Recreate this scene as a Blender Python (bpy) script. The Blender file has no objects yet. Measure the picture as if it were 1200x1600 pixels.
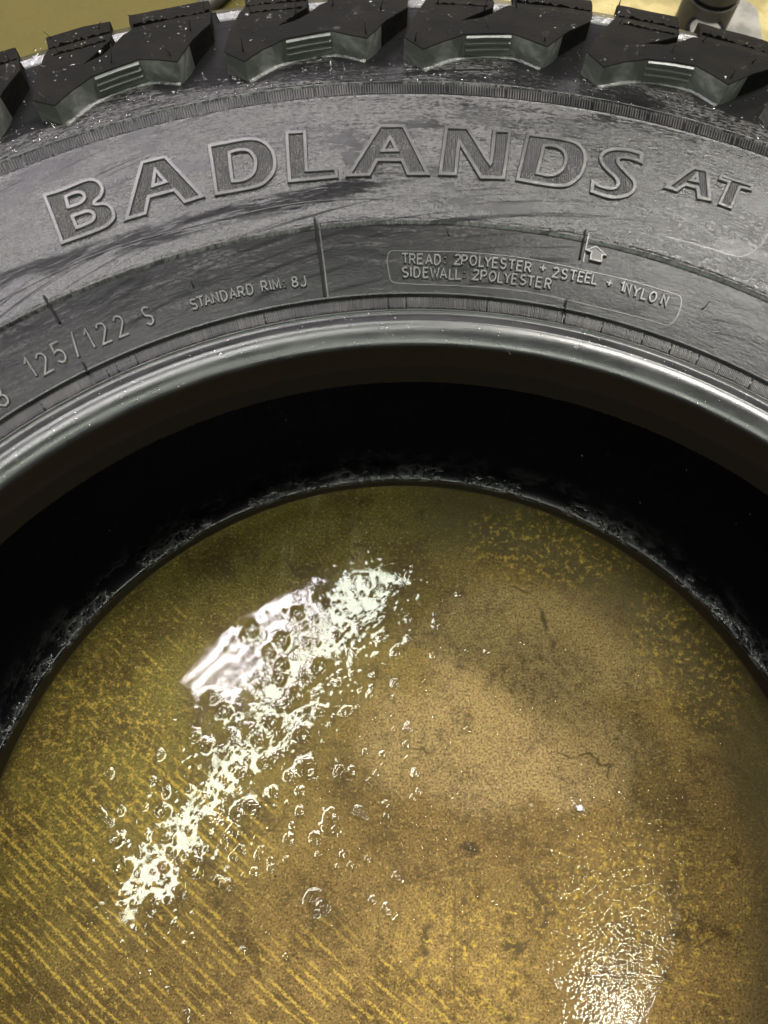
import bpy, bmesh, math, random
import numpy as np
from mathutils import Matrix, Vector, geometry, noise as mnoise

random.seed(7); np.random.seed(7)
scene = bpy.context.scene
COL = scene.collection
ZO = 0.03                      # the floor lies this far above the origin of the measured heights

# ------------------------------------------------------------------ camera
cam_d = bpy.data.cameras.new('camera'); cam = bpy.data.objects.new('camera', cam_d); COL.objects.link(cam)
pitch, roll = 0.30381036, 0.03790314
cam.matrix_world = Matrix.Translation((-0.02145270, 0.08608487, 0.50916078 - ZO)) @ Matrix.Rotation(pitch, 4, 'X') @ Matrix.Rotation(roll, 4, 'Z')
cam_d.sensor_fit = 'VERTICAL'; cam_d.sensor_height = 36.0; cam_d.lens = 1109.664 / 1600 * 36
cam_d.clip_start = 0.01; cam_d.clip_end = 100
cam_d.dof.use_dof = True; cam_d.dof.focus_distance = 0.36; cam_d.dof.aperture_fstop = 10.0
scene.camera = cam

# ------------------------------------------------------------------ world, lamps, exposure
w = bpy.data.worlds.new('World'); scene.world = w; w.use_nodes = True
w.node_tree.nodes['Background'].inputs[0].default_value = (0.60, 0.62, 0.55, 1)
w.node_tree.nodes['Background'].inputs[1].default_value = 0.035

def lamp(name, a, b, width, power, col):
    """a fluorescent fitting hung between the points a and b, shining down"""
    a, b = Vector(a), Vector(b)
    d = bpy.data.lights.new(name, 'AREA'); d.shape = 'RECTANGLE'; d.size = (b - a).length; d.size_y = width
    d.energy = power; d.color = col
    o = bpy.data.objects.new(name, d); COL.objects.link(o)
    x = (b - a).normalized(); z = Vector((0, 0, 1)); z = (z - x * z.dot(x)).normalized(); y = z.cross(x)
    m = Matrix((x, y, z)).transposed().to_4x4(); m.translation = (a + b) / 2; o.matrix_world = m
    return o
GREENISH = (0.93, 1.0, 0.86); PINKISH = (1.0, 0.93, 0.98); WARMISH = (1.0, 0.97, 0.90)
lamp('tube_lamp', (0.05, 0.96, 3), (-1.06, -0.66, 3), 0.16, 46, GREENISH)
for k in (-1, 0, 1):                                     # a fitting with three tubes side by side
    lamp('panel_lamp', (-0.34 + .065 * k, 0.76 - .068 * k, 3.02), (-0.88 + .065 * k, 0.24 - .068 * k, 3.02), 0.046, 10, PINKISH)
lamp('tube_lamp_near', (1.14, -0.78, 3), (0.70, -1.95, 3), 0.09, 40, GREENISH)
lamp('tube_lamp_right', (0.65, 1.55, 3), (1.75, 0.95, 3), 0.25, 190, WARMISH)
lamp('tube_lamp_far', (-3.4, 1.2, 3), (-0.4, 3.4, 3), 0.45, 310, PINKISH)
lamp('tube_lamp_back', (-1.2, -2.6, 3), (0.8, -3.2, 3), 0.3, 120, GREENISH)
far_fill = lamp('far_fill_light', (-2.2, 9.0, 1.3), (2.6, 9.0, 1.3), 2.2, 90, PINKISH)      # unseen upright light added beyond the tyre to brighten the groove ends
far_fill.matrix_world = Matrix.Translation((0.2, 9.0, 1.3)) @ Matrix.Rotation(math.radians(-90), 4, 'X')
scene.view_settings.view_transform = 'Standard'; scene.view_settings.look = 'None'
scene.view_settings.exposure = 0.0; scene.view_settings.gamma = 1.0
scene.render.engine = 'CYCLES'
scene.cycles.use_denoising = True; scene.cycles.denoising_prefilter = 'ACCURATE'
scene.cycles.sample_clamp_indirect = 4.0; scene.cycles.use_adaptive_sampling = False
scene.cycles.max_bounces = 5; scene.cycles.diffuse_bounces = 3; scene.cycles.glossy_bounces = 3; scene.cycles.transparent_max_bounces = 8
scene.cycles.caustics_reflective = False; scene.cycles.caustics_refractive = False

# ------------------------------------------------------------------ measured tables: (degrees round the axle, radius in mm); bubbles (x, y in m, radius in mm)
LETTERS = [
    ('B', [[(-29.683, 343.88), (-28.447, 343.23), (-27.15, 343.67), (-26.703, 343.76), (-26.29, 343.18), (-25.971, 341.84), (-25.803, 339.7), (-25.751, 337.45), (-25.893, 335.26), (-26.186, 333.47), (-26.62, 332.26), (-26.712, 331.11), (-26.576, 330.47), (-26.206, 329.95), (-25.889, 328.91), (-25.69, 326.75), (-25.661, 324.56), (-25.776, 321.93), (-26.058, 320.5), (-26.531, 319.39), (-27.261, 318.95), (-28.673, 318.95), (-29.976, 319.28), (-29.809, 330.74)], [(-28.387, 339.4), (-27.811, 339.7), (-27.344, 339.06), (-27.142, 337.66), (-27.15, 335.98), (-27.375, 334.46), (-27.812, 333.74), (-28.505, 333.97)], [(-28.537, 329.15), (-27.765, 329.13), (-27.276, 328.67), (-27.043, 327.23), (-27.053, 325.53), (-27.294, 323.86), (-27.792, 323.29), (-28.55, 323.25)]]),
    ('A', [[(-22.475, 343.89), (-20.799, 343.62), (-19.029, 320.04), (-20.366, 319.5), (-20.846, 326.21), (-22.839, 326.41), (-23.483, 319.25), (-24.922, 319.35)], [(-21.755, 338.52), (-21.289, 331.1), (-22.274, 330.85)]]),
    ('D', [[(-17.531, 344.12), (-16.019, 344.02), (-14.977, 344.04), (-14.377, 343.46), (-13.844, 342.1), (-13.392, 339.25), (-13.106, 335.38), (-13.045, 331.09), (-13.149, 327.38), (-13.415, 324.21), (-13.894, 321.64), (-14.445, 319.85), (-15.664, 319.27), (-17.905, 319.65), (-17.687, 331.14)], [(-16.262, 338.44), (-15.789, 339.02), (-15.268, 338.86), (-14.863, 337.98), (-14.591, 335.68), (-14.458, 332.69), (-14.532, 329.64), (-14.772, 326.44), (-15.187, 324.54), (-15.71, 323.64), (-16.49, 324.0), (-16.391, 330.63)]]),
    ('L', [[(-11.824, 344.25), (-10.511, 343.62), (-10.59, 338.33), (-10.805, 323.67), (-8.537, 323.13), (-8.556, 319.21), (-12.202, 319.56), (-11.975, 334.24)]]),
    ('A', [[(-4.942, 343.9), (-3.229, 343.66), (-1.476, 319.11), (-2.966, 319.05), (-3.4, 325.96), (-5.35, 326.29), (-6.032, 319.19), (-7.577, 319.41)], [(-4.236, 337.94), (-3.802, 330.89), (-4.881, 330.87)]]),
    ('N', [[(-0.044, 343.34), (1.499, 343.51), (3.157, 327.12), (3.339, 325.72), (3.425, 326.9), (3.509, 343.05), (4.637, 343.47), (4.541, 329.54), (4.467, 319.32), (2.735, 318.63), (1.882, 326.46), (0.906, 336.31), (0.823, 329.8), (0.721, 319.45), (-0.472, 319.31), (-0.261, 330.61)]]),
    ('D', [[(5.997, 342.97), (7.695, 343.12), (8.729, 342.95), (9.41, 342.43), (9.911, 340.73), (10.255, 338.07), (10.417, 334.41), (10.419, 329.8), (10.233, 325.73), (9.831, 322.18), (9.36, 319.9), (8.404, 318.81), (5.568, 319.31), (5.791, 331.21)], [(7.233, 338.15), (7.977, 338.76), (8.515, 337.82), (8.865, 335.91), (9.01, 332.61), (8.966, 329.11), (8.662, 325.71), (8.285, 323.96), (7.867, 323.33), (7.001, 323.59), (7.122, 330.54)]]),
    ('S', [[(14.356, 343.5), (13.511, 343.9), (12.778, 343.29), (12.182, 342.17), (11.735, 340.04), (11.545, 337.55), (11.627, 335.16), (11.922, 332.78), (12.412, 330.42), (12.918, 328.49), (13.143, 326.68), (13.196, 324.98), (13.049, 323.35), (12.641, 322.41), (11.984, 322.5), (11.299, 323.66), (11.371, 319.24), (12.16, 318.54), (13.001, 318.44), (13.584, 319.51), (14.098, 321.29), (14.392, 323.58), (14.468, 325.81), (14.371, 328.13), (14.101, 329.77), (13.654, 331.81), (13.16, 334.12), (12.849, 336.12), (12.767, 337.56), (12.899, 338.89), (13.256, 339.64), (13.793, 339.93), (14.465, 339.23)]]),
    ('A', [[(18.256, 343.55), (19.22, 344.09), (20.032, 330.16), (19.242, 329.5), (18.959, 333.92), (17.986, 333.91), (17.558, 329.86), (16.802, 329.96)], [(18.592, 340.64), (18.794, 337.19), (18.324, 336.85)]]),
    ('T', [[(20.254, 343.68), (22.56, 343.99), (22.566, 341.91), (21.767, 341.2), (21.662, 329.64), (20.833, 329.84), (20.963, 342.03), (20.263, 341.97)]]),
]
SMALL_TEXT = [
    ('STANDARD', [(-22.216, 274.0), (-21.57, 274.22), (-20.955, 274.08), (-20.291, 274.17), (-19.526, 274.0), (-18.724, 273.99), (-18.009, 273.99), (-17.219, 274.06)], 13),
    ('RIM:', [(-15.928, 274.13), (-15.384, 274.17), (-14.85, 273.92), (-14.177, 273.56)], 13),
    ('8J', [(-13.231, 273.63), (-12.471, 273.28)], 13),
    ('TREAD:', [(-3.387, 279.8), (-2.775, 279.45), (-2.104, 279.46), (-1.321, 279.2), (-0.593, 279.3), (0.078, 279.43)], 13),
    ('2POLYESTER', [(1.167, 279.72), (1.755, 279.6), (2.537, 279.76), (3.266, 279.61), (3.798, 279.57), (4.441, 279.61), (5.17, 279.58), (5.898, 279.6), (6.573, 279.47), (7.303, 279.41)], 13),
    ('+', [(8.605, 280.11)], 9),
    ('2STEEL', [(9.752, 279.15), (10.511, 279.17), (11.264, 279.39), (11.939, 279.41), (12.548, 279.7), (13.134, 279.83)], 13),
    ('+', [(14.434, 279.72)], 9),
    ('1NYLON', [(15.618, 279.73), (16.054, 279.45), (16.833, 279.1), (17.545, 279.01), (18.308, 279.07), (19.316, 279.32)], 13),
    ('SIDEWALL:', [(-3.418, 273.65), (-2.906, 273.63), (-2.393, 273.62), (-1.595, 273.5), (-0.796, 273.43), (-0.026, 273.25), (0.717, 273.11), (1.287, 273.28), (1.828, 273.46)], 13),
    ('2POLYESTER', [(2.854, 273.56), (3.539, 273.57), (4.339, 273.52), (5.054, 273.48), (5.652, 273.55), (6.282, 273.52), (7.051, 273.63), (7.739, 273.57), (8.45, 273.72), (9.253, 273.69)], 13),
    ('8', [(-40.064, 272.82)], 28),
    ('125', [(-36.723, 276.42), (-35.652, 275.4), (-34.181, 276.31)], 27),
    ('/', [(-32.711, 276.26)], 30),
    ('122', [(-31.394, 276.06), (-30.221, 275.88), (-28.694, 275.83)], 27),
    ('S', [(-26.23, 275.64)], 24),
]
FRAME = [(-4.816, 282.26), (-4.583, 283.51), (-4.088, 283.45), (1.434, 283.4), (6.962, 283.56), (12.383, 282.96), (15.966, 283.35), (19.751, 283.62), (20.404, 283.58), (20.673, 281.78), (20.831, 276.32), (20.68, 272.23), (20.471, 270.43), (20.032, 269.5), (18.11, 269.23), (12.467, 268.52), (7.387, 269.03), (2.753, 268.68), (-4.308, 269.4), (-4.759, 270.62), (-4.963, 278.74)]
FRAME_RIGHT = [(17.819, 307.24), (20.379, 308.18), (23.351, 309.11), (24.066, 311.39), (24.738, 317.97), (24.91, 325.76), (24.803, 329.85)]
ARROW = [(12.585, 293.77), (13.527, 290.94), (13.242, 290.67), (13.281, 287.6), (12.386, 287.66), (12.345, 291.08), (11.928, 291.25)]
MARK_A = [(-10.691, 300.75), (-10.789, 265.24)]
MARK_B = [(-33.02, 300.59), (-32.943, 287.2)]
MARK_C = [(11.506, 300.59), (11.536, 287.2)]
MARK_C2 = [(11.582, 296.98), (11.81, 287.21)]
GAPS = [(-32.887, 265.61), (11.163, 266.28)]
SPEW = [(-21.76, 281.57), (0.455, 290.61), (22.535, 281.82)]
NUBS = [(-37.484, 245.83), (-15.349, 245.46), (6.547, 245.65), (28.648, 245.48)]
SCRATCH = [(-32.172, 312.24), (-25.55, 308.9), (-18.762, 306.92), (-15.273, 307.54), (-10.081, 309.02), (-5.965, 309.29)]
BUBBLES = [(0.0002, 0.0906, 2.66), (-0.0674, 0.0835, 4.48), (-0.0422, 0.0625, 3.21), (-0.0345, 0.0628, 2.81), (0.0057, 0.0631, 3.02), (-0.0619, 0.0626, 4.82), (-0.0655, 0.0501, 2.79), (-0.0459, 0.0371, 3.55), (-0.0455, 0.0302, 4.72), (-0.0274, 0.0389, 3.56), (-0.0705, 0.0221, 3.13), (-0.055, 0.0234, 3.32), (-0.065, 0.0383, 2.77), (-0.0224, 0.0131, 2.33), (-0.0327, 0.0096, 2.33), (-0.0046, 0.0043, 3.09), (-0.0519, -0.0119, 5.73), (-0.0184, -0.0094, 2.87), (-0.0101, -0.0142, 4.2), (-0.1526, 0.0359, 3.94), (-0.1272, 0.0039, 5.01), (-0.1326, -0.0088, 3.25), (-0.12, 0.0265, 4.7), (-0.1066, -0.0041, 2.87), (-0.1493, -0.0189, 4.17), (-0.1529, -0.0258, 2.64), (-0.1732, 0.0041, 4.62), (-0.1787, 0.0198, 3.11), (-0.1897, 0.0328, 2.75), (-0.1891, 0.0573, 3.19), (-0.1783, 0.0361, 2.16), (-0.1043, 0.0351, 3.15), (-0.0955, 0.0379, 4.34), (-0.1038, 0.026, 3.13), (-0.1028, 0.0118, 2.71), (-0.1118, -0.0025, 2.3), (-0.1097, 0.0222, 2.73), (-0.0849, 0.0675, 2.82), (-0.0899, 0.0654, 3.02), (-0.1582, 0.0694, 2.42), (-0.1373, 0.081, 2.84), (-0.1521, 0.0474, 2.38), (-0.161, 0.0538, 1.99), (-0.038, 0.0995, 2.06), (-0.0089, 0.1175, 2.5), (-0.0569, 0.0984, 2.47), (-0.0252, 0.11, 2.07), (-0.0183, 0.1469, 2.76), (-0.0095, 0.138, 2.32), (-0.0364, 0.1358, 2.11), (0.0169, 0.1567, 2.14), (-0.0012, 0.1603, 2.14), (-0.0012, 0.1467, 1.91), (-0.0595, 0.1266, 4.19), (-0.0412, 0.0982, 2.47), (-0.0729, 0.109, 3.73), (-0.0862, 0.1187, 3.33), (-0.0848, 0.1277, 2.93), (-0.0953, 0.0806, 2.84), (-0.088, 0.0906, 3.27), (-0.0999, 0.0862, 2.45), (-0.1035, 0.0592, 2.8), (-0.1302, 0.0754, 2.83), (-0.1194, 0.0973, 3.28), (-0.1285, 0.105, 2.89), (-0.0787, 0.1028, 2.47), (-0.0673, 0.1173, 2.5), (-0.1069, 0.1491, 3.82), (-0.086, 0.1435, 3.39), (-0.0767, 0.1609, 3.0), (-0.0938, 0.1349, 2.95), (-0.0624, 0.1723, 3.02), (-0.0993, 0.0154, 2.33), (-0.0876, 0.0158, 1.94), (-0.0716, 0.0111, 1.94), (-0.0825, 0.0487, 2.78), (-0.0733, 0.0584, 2.8), (-0.0803, 0.0715, 2.42), (-0.0192, 0.0622, 2.01), (-0.0156, 0.0738, 2.03), (-0.0012, 0.0801, 2.03), (0.0075, 0.053, 2.0), (-0.0126, 0.0445, 2.38), (-0.012, 0.0383, 1.98), (0.0056, 0.0335, 1.97), (0.0275, 0.0508, 2.0), (0.0237, 0.0802, 1.63), (0.0391, 0.0777, 1.63), (-0.0404, 0.0086, 1.94), (-0.0524, 0.0146, 2.33), (-0.038, 0.0151, 2.14), (-0.0904, 0.0034, 2.31), (-0.0813, 0.01, 1.94), (-0.0892, 0.0122, 1.94), (0.1069, 0.0473, 3.59), (0.077, 0.0477, 1.99), (0.1149, 0.0636, 1.82), (0.133, 0.0567, 2.21), (0.1997, 0.0885, 2.06), (0.0849, -0.0391, 1.69), (0.0887, -0.0467, 1.68), (-0.0937, -0.0384, 2.06), (-0.1357, -0.0599, 1.66), (-0.1223, -0.0728, 3.28), (-0.1093, 0.0187, 2.34), (-0.0302, 0.0395, 1.98), (0.0525, -0.0073, 1.73), (0.0326, -0.009, 1.53), (0.0128, -0.0388, 1.31)]

# ------------------------------------------------------------------ node helper
class N:
    def __init__(s, name):
        s.m = bpy.data.materials.new(name); s.m.use_nodes = True; s.t = s.m.node_tree; s.t.nodes.clear()
        s.out = s.t.nodes.new('ShaderNodeOutputMaterial')
    def n(s, typ, ins=None, **kw):
        x = s.t.nodes.new(typ)
        for k, v in kw.items(): setattr(x, k, v)
        for k, v in (ins or {}).items():
            sock = x.inputs[k]
            if isinstance(v, bpy.types.NodeSocket): s.t.links.new(v, sock)
            else: sock.default_value = v
        return x
    def math(s, op, a, b=0.0, c=0.0, clamp=False):
        x = s.n('ShaderNodeMath', operation=op, use_clamp=clamp)
        for i, v in enumerate((a, b, c)):
            if isinstance(v, bpy.types.NodeSocket): s.t.links.new(v, x.inputs[i])
            else: x.inputs[i].default_value = v
        return x.outputs[0]
    def sep(s, v): return s.n('ShaderNodeSeparateXYZ', {0: v}).outputs
    def comb(s, x, y, z=0.0): return s.n('ShaderNodeCombineXYZ', {0: x, 1: y, 2: z}).outputs[0]
    def noise(s, vec, scale, detail=4, rough=0.55, dist=0.0):
        return s.n('ShaderNodeTexNoise', {'Vector': vec, 'Scale': scale, 'Detail': detail, 'Roughness': rough, 'Distortion': dist}).outputs[0]
    def voro(s, vec, scale, feature='F1', rnd=1.0):
        return s.n('ShaderNodeTexVoronoi', {'Vector': vec, 'Scale': scale, 'Randomness': rnd}, feature=feature).outputs['Distance']
    def ramp(s, v, lo, hi, a=0.0, b=1.0):
        return s.n('ShaderNodeMapRange', {'Value': v, 'From Min': lo, 'From Max': hi, 'To Min': a, 'To Max': b}, interpolation_type='SMOOTHSTEP').outputs[0]
    def mix(s, f, a, b):
        x = s.n('ShaderNodeMix', data_type='RGBA')
        for i, v in ((0, f), (6, a), (7, b)):
            if isinstance(v, bpy.types.NodeSocket): s.t.links.new(v, x.inputs[i])
            else: x.inputs[i].default_value = v if i == 0 else (*v, 1)
        return x.outputs[2]
    def bump(s, h, strength, dist, normal=None):
        d = {'Height': h, 'Strength': strength, 'Distance': dist}
        if normal is not None: d['Normal'] = normal
        return s.n('ShaderNodeBump', d).outputs[0]
    def principled(s, **kw):
        x = s.n('ShaderNodeBsdfPrincipled')
        for k, v in kw.items():
            k = {'color': 'Base Color', 'rough': 'Roughness', 'normal': 'Normal', 'metal': 'Metallic', 'coat': 'Coat Weight', 'coat_rough': 'Coat Roughness', 'spec': 'Specular IOR Level', 'coat_normal': 'Coat Normal'}[k]
            if isinstance(v, bpy.types.NodeSocket): s.t.links.new(v, x.inputs[k])
            else: x.inputs[k].default_value = (*v, 1) if k == 'Base Color' else v
        s.t.links.new(x.outputs[0], s.out.inputs[0]); return x
    def obj(s): return s.n('ShaderNodeTexCoord').outputs['Object']
    def uv(s): return s.n('ShaderNodeUVMap', uv_map='polar').outputs[0]

def scale_vec(m, v, sx, sy, sz=1.0):
    return m.n('ShaderNodeVectorMath', {0: v, 1: (sx, sy, sz)}, operation='MULTIPLY').outputs[0]

# ------------------------------------------------------------------ materials
def mat_sidewall():
    m = N('sidewall_rubber'); uv = m.uv(); u, v, _ = m.sep(uv)
    warp = m.noise(uv, 30, 3)
    uvw = m.comb(u, m.math('MULTIPLY_ADD', warp, 0.006, v))
    streak = m.noise(scale_vec(m, uvw, 70, 1500), 1.0, 4, 0.65)            # fine circumferential brush streaks
    streak2 = m.noise(scale_vec(m, uvw, 18, 260), 1.0, 5, 0.7)
    grain = m.noise(scale_vec(m, uv, 420, 900), 1.0, 3, 0.7)
    patch = m.noise(scale_vec(m, uvw, 14, 34), 1.0, 6, 0.62, 0.6)
    patch2 = m.noise(scale_vec(m, uvw, 40, 150), 1.0, 7, 0.7, 0.4)
    # zones across the sidewall
    inner = m.ramp(v, 0.2985, 0.2945)          # below the moulded line
    outer = m.ramp(v, 0.3695, 0.3720)          # beyond the knurled band
    mid = m.math('SUBTRACT', m.math('SUBTRACT', 1.0, inner), outer)
    wet = m.ramp(m.math('ADD', m.math('MULTIPLY', patch, 0.62), m.math('MULTIPLY', patch2, 0.40)), 0.425, 0.50)   # 1 = grey residue, 0 = wiped and wet
    fine = m.ramp(m.math('ADD', m.math('MULTIPLY', streak, 0.6), m.math('MULTIPLY', streak2, 0.5)), 0.44, 0.66)
    res = m.math('MULTIPLY', m.math('MULTIPLY_ADD', wet, 0.75, 0.25), m.math('MULTIPLY_ADD', fine, 0.65, 0.35))
    res = m.math('MULTIPLY', res, m.math('ADD', m.math('MULTIPLY_ADD', mid, 1.0, 0.0), m.math('ADD', m.math('MULTIPLY', inner, m.math('MULTIPLY_ADD', m.ramp(streak2, 0.42, 0.60), 0.40, 0.05)), m.math('MULTIPLY', outer, 0.75))))
    band = m.math('MULTIPLY', m.ramp(v, 0.3630, 0.3634), m.ramp(v, 0.3707, 0.3703)); res = m.math('MULTIPLY', res, m.math('SUBTRACT', 1.0, band))
    edge = m.math('ADD', v, m.math('MULTIPLY', m.math('SUBTRACT', patch2, 0.5), 0.030))
    rel = m.math('FRACT', m.math('DIVIDE', m.math('ADD', m.math('DIVIDE', u, 0.33), math.pi + math.radians(26.63)), math.radians(12.36)))
    gap = m.math('MAXIMUM', m.ramp(rel, 0.60, 0.70), m.ramp(rel, 0.12, 0.03))                # between the lugs
    lim = m.math('MULTIPLY_ADD', gap, -0.0165, 0.3985)
    soak = m.ramp(m.math('SUBTRACT', edge, lim), 0.0, 0.0035); res = m.math('MULTIPLY', res, m.math('MULTIPLY_ADD', soak, -0.92, 1.0))   # wet and clean next to the lugs
    pit = m.ramp(grain, 0.40, 0.62); res = m.math('MULTIPLY', res, m.math('MULTIPLY_ADD', pit, 0.75, 0.25))
    # rub marks running across the lettering at left
    ur = m.n('ShaderNodeVectorRotate', {'Vector': uv, 'Angle': math.radians(-9)}, rotation_type='Z_AXIS').outputs[0]
    rub = m.ramp(m.noise(scale_vec(m, ur, 9, 330), 1.0, 6, 0.7), 0.535, 0.61); rub = m.math('MULTIPLY', rub, m.math('MAXIMUM', m.ramp(m.noise(uv, 16, 2), 0.50, 0.60), m.math('MULTIPLY', m.ramp(v, 0.322, 0.308), m.ramp(v, 0.292, 0.298))))
    res = m.math('MULTIPLY', res, m.math('MULTIPLY_ADD', rub, -0.95, 1.0))
    res = m.math('MULTIPLY_ADD', m.ramp(res, 0.04, 0.58), 0.92, 0.08)
    # long diagonal rub marks below the lettering, and damp patches with a clear edge
    uc = m.math('SUBTRACT', u, 0.33 * (math.pi - 0.36))                     # distance along the wall from the mark's middle
    slant = m.math('ADD', m.math('SUBTRACT', v, 0.3085), m.math('ADD', m.math('MULTIPLY', m.math('MULTIPLY', uc, uc), -1.1), m.math('MULTIPLY', m.math('SUBTRACT', patch2, 0.5), 0.016)))
    scuff = m.math('MULTIPLY', m.ramp(m.math('ABSOLUTE', slant), 0.0062, 0.0022), m.ramp(m.math('ABSOLUTE', uc), 0.125, 0.085))
    scuff = m.math('MULTIPLY', scuff, m.ramp(m.math('ADD', m.math('MULTIPLY', streak2, 0.7), m.math('MULTIPLY', streak, 0.3)), 0.44, 0.50))
    damp = m.ramp(m.noise(scale_vec(m, uvw, 9, 30), 1.0, 3, 0.5, 1.2), 0.55, 0.575)
    res = m.math('MULTIPLY', res, m.math('MULTIPLY_ADD', m.math('MAXIMUM', scuff, m.math('MULTIPLY', damp, 0.62)), -0.96, 1.0))
    col = m.mix(res, (0.0042, 0.0042, 0.0046), (0.026, 0.025, 0.0238))
    rough = m.math('MULTIPLY_ADD', m.math('POWER', res, 0.6), 0.22, 0.15)
    h = m.math('ADD', m.math('MULTIPLY', streak, 0.5), m.math('ADD', m.math('MULTIPLY', streak2, 0.6), m.math('MULTIPLY', grain, 0.7)))
    crink = m.noise(scale_vec(m, uvw, 260, 800), 1.0, 4, 0.6, 0.8)          # crinkled film of half dried water
    h = m.math('ADD', h, m.math('MULTIPLY', crink, 0.75))
    nrm = m.bump(h, m.math('MULTIPLY', m.math('MULTIPLY_ADD', inner, -0.45, 0.95), m.math('MULTIPLY_ADD', res, 0.75, 0.25)), 0.0008)
    big = m.noise(scale_vec(m, uv, 26, 60), 1.0, 2)
    nrm = m.bump(big, 0.35, 0.0012, nrm)
    rough = m.math('MULTIPLY_ADD', soak, 0.22, m.math('MULTIPLY_ADD', inner, 0.06, rough))
    m.principled(color=col, rough=rough, normal=nrm, spec=m.math('MULTIPLY', m.math('MULTIPLY', m.math('MULTIPLY_ADD', res, 0.60, 0.40), m.math('MULTIPLY_ADD', m.math('MAXIMUM', scuff, m.math('MULTIPLY', rub, 0.8)), -0.75, 1.0)), m.math('MULTIPLY_ADD', soak, -0.52, m.math('MULTIPLY_ADD', inner, -0.42, 0.68))))
    return m.m
def mat_rubber(name, col, rough, bump=0.4, scale=600, dist=0.0003, dust=0.0, dustcol=(0.07, 0.066, 0.055), spec=0.55, coat=0.0):
    m = N(name); p = m.obj()
    n1 = m.noise(p, scale, 5, 0.6); n2 = m.noise(p, 55, 6, 0.62, 0.5)
    f = m.math('MULTIPLY', m.ramp(n2, 0.42, 0.68), dust)
    c = m.mix(f, col, dustcol)
    r = m.math('ADD', m.math('MULTIPLY', n2, 0.22), rough - 0.11)
    m.principled(color=c, rough=r, normal=m.bump(n1, bump, dist), spec=spec, coat=coat)
    return m.m
def mat_bead():
    m = N('bead_rubber'); uv = m.uv(); u, v, _ = m.sep(uv)
    streak = m.noise(scale_vec(m, uv, 45, 1800), 1.0, 4, 0.6)
    patch = m.noise(scale_vec(m, uv, 30, 120), 1.0, 5, 0.6)
    grain = m.noise(scale_vec(m, uv, 700, 900), 1.0, 3)
    inner = m.ramp(v, 0.2426, 0.2421)
    col = m.mix(m.ramp(patch, 0.4, 0.7), (0.007, 0.007, 0.0075), (0.018, 0.0175, 0.0175))
    brown = m.mix(m.ramp(m.math('ADD', v, m.math('MULTIPLY', patch, 0.0012)), 0.2408, 0.2402), (0.0075, 0.0054, 0.0034), (0.0042, 0.0034, 0.0025))
    col = m.mix(inner, col, brown)
    slot = m.math('MULTIPLY', m.ramp(v, 0.2579, 0.2581), m.ramp(v, 0.26405, 0.2639)); col = m.mix(slot, col, (0.006, 0.006, 0.006))
    rough = m.math('ADD', m.math('MULTIPLY_ADD', patch, 0.26, 0.16), m.math('MULTIPLY', inner, 0.30))
    nrm = m.bump(m.math('ADD', streak, m.math('MULTIPLY', grain, 0.4)), 0.22, 0.0002)
    m.principled(color=col, rough=rough, normal=nrm, spec=m.math('MULTIPLY', m.math('MULTIPLY_ADD', inner, -0.42, 0.55), m.math('MULTIPLY_ADD', slot, -0.75, 1.0)))
    return m.m
def mat_liner():
    m = N('wet_inner_rubber'); p = m.obj(); x, y, z = m.sep(p)
    wob = m.noise(p, 60, 4)
    pw = m.n('ShaderNodeVectorMath', {0: p, 1: m.n('ShaderNodeVectorMath', {0: m.n('ShaderNodeTexNoise', {'Vector': p, 'Scale': 90.0, 'Detail': 3.0}).outputs[1], 1: (0.012, 0.012, 0.012)}, operation='MULTIPLY').outputs[0]}, operation='ADD').outputs[0]
    e = m.voro(pw, 100, 'DISTANCE_TO_EDGE'); e2 = m.voro(pw, 260, 'DISTANCE_TO_EDGE')
    lines = m.math('MAXIMUM', m.ramp(e, 0.16, 0.06), m.math('MULTIPLY', m.ramp(e2, 0.13, 0.05), 0.7))
    r = m.n('ShaderNodeVectorMath', {0: m.comb(x, y, 0.0)}, operation='LENGTH').outputs['Value']
    near = m.math('MULTIPLY', m.ramp(r, 0.268, 0.247), m.ramp(z, 0.12, 0.08))
    msk = m.math('MULTIPLY', m.math('MULTIPLY', lines, near), m.ramp(m.noise(p, 45, 5, 0.65), 0.45, 0.58))
    col = m.mix(msk, (0.003, 0.003, 0.0035), (0.024, 0.024, 0.0235))
    glints = m.ramp(m.noise(p, 420, 2), 0.70, 0.78)
    h = m.math('ADD', m.math('MULTIPLY', msk, 1.0), m.math('MULTIPLY', glints, 1.2))
    m.principled(color=col, rough=m.math('MULTIPLY_ADD', wob, 0.3, 0.12), normal=m.bump(h, 0.7, 0.0012), spec=0.45)
    return m.m
def mat_infill():
    m = N('hatched_rubber'); p = m.obj(); x, y, z = m.sep(p)
    wv = m.math('SINE', m.math('MULTIPLY', x, 2 * math.pi / 0.00085))
    g = m.noise(p, 1100, 3, 0.7)
    wet = m.ramp(m.noise(p, 70, 4), 0.40, 0.62)
    h = m.math('ADD', m.math('MULTIPLY', wv, 0.5), m.math('MULTIPLY', g, 2.2))
    col = m.mix(m.math('MULTIPLY', m.ramp(g, 0.5, 0.68), m.math('MULTIPLY_ADD', wet, 0.6, 0.4)), (0.010, 0.010, 0.010), (0.10, 0.096, 0.088))
    m.principled(color=col, rough=0.36, normal=m.bump(h, 0.7, 0.0004), spec=0.5)
    return m.m
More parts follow.
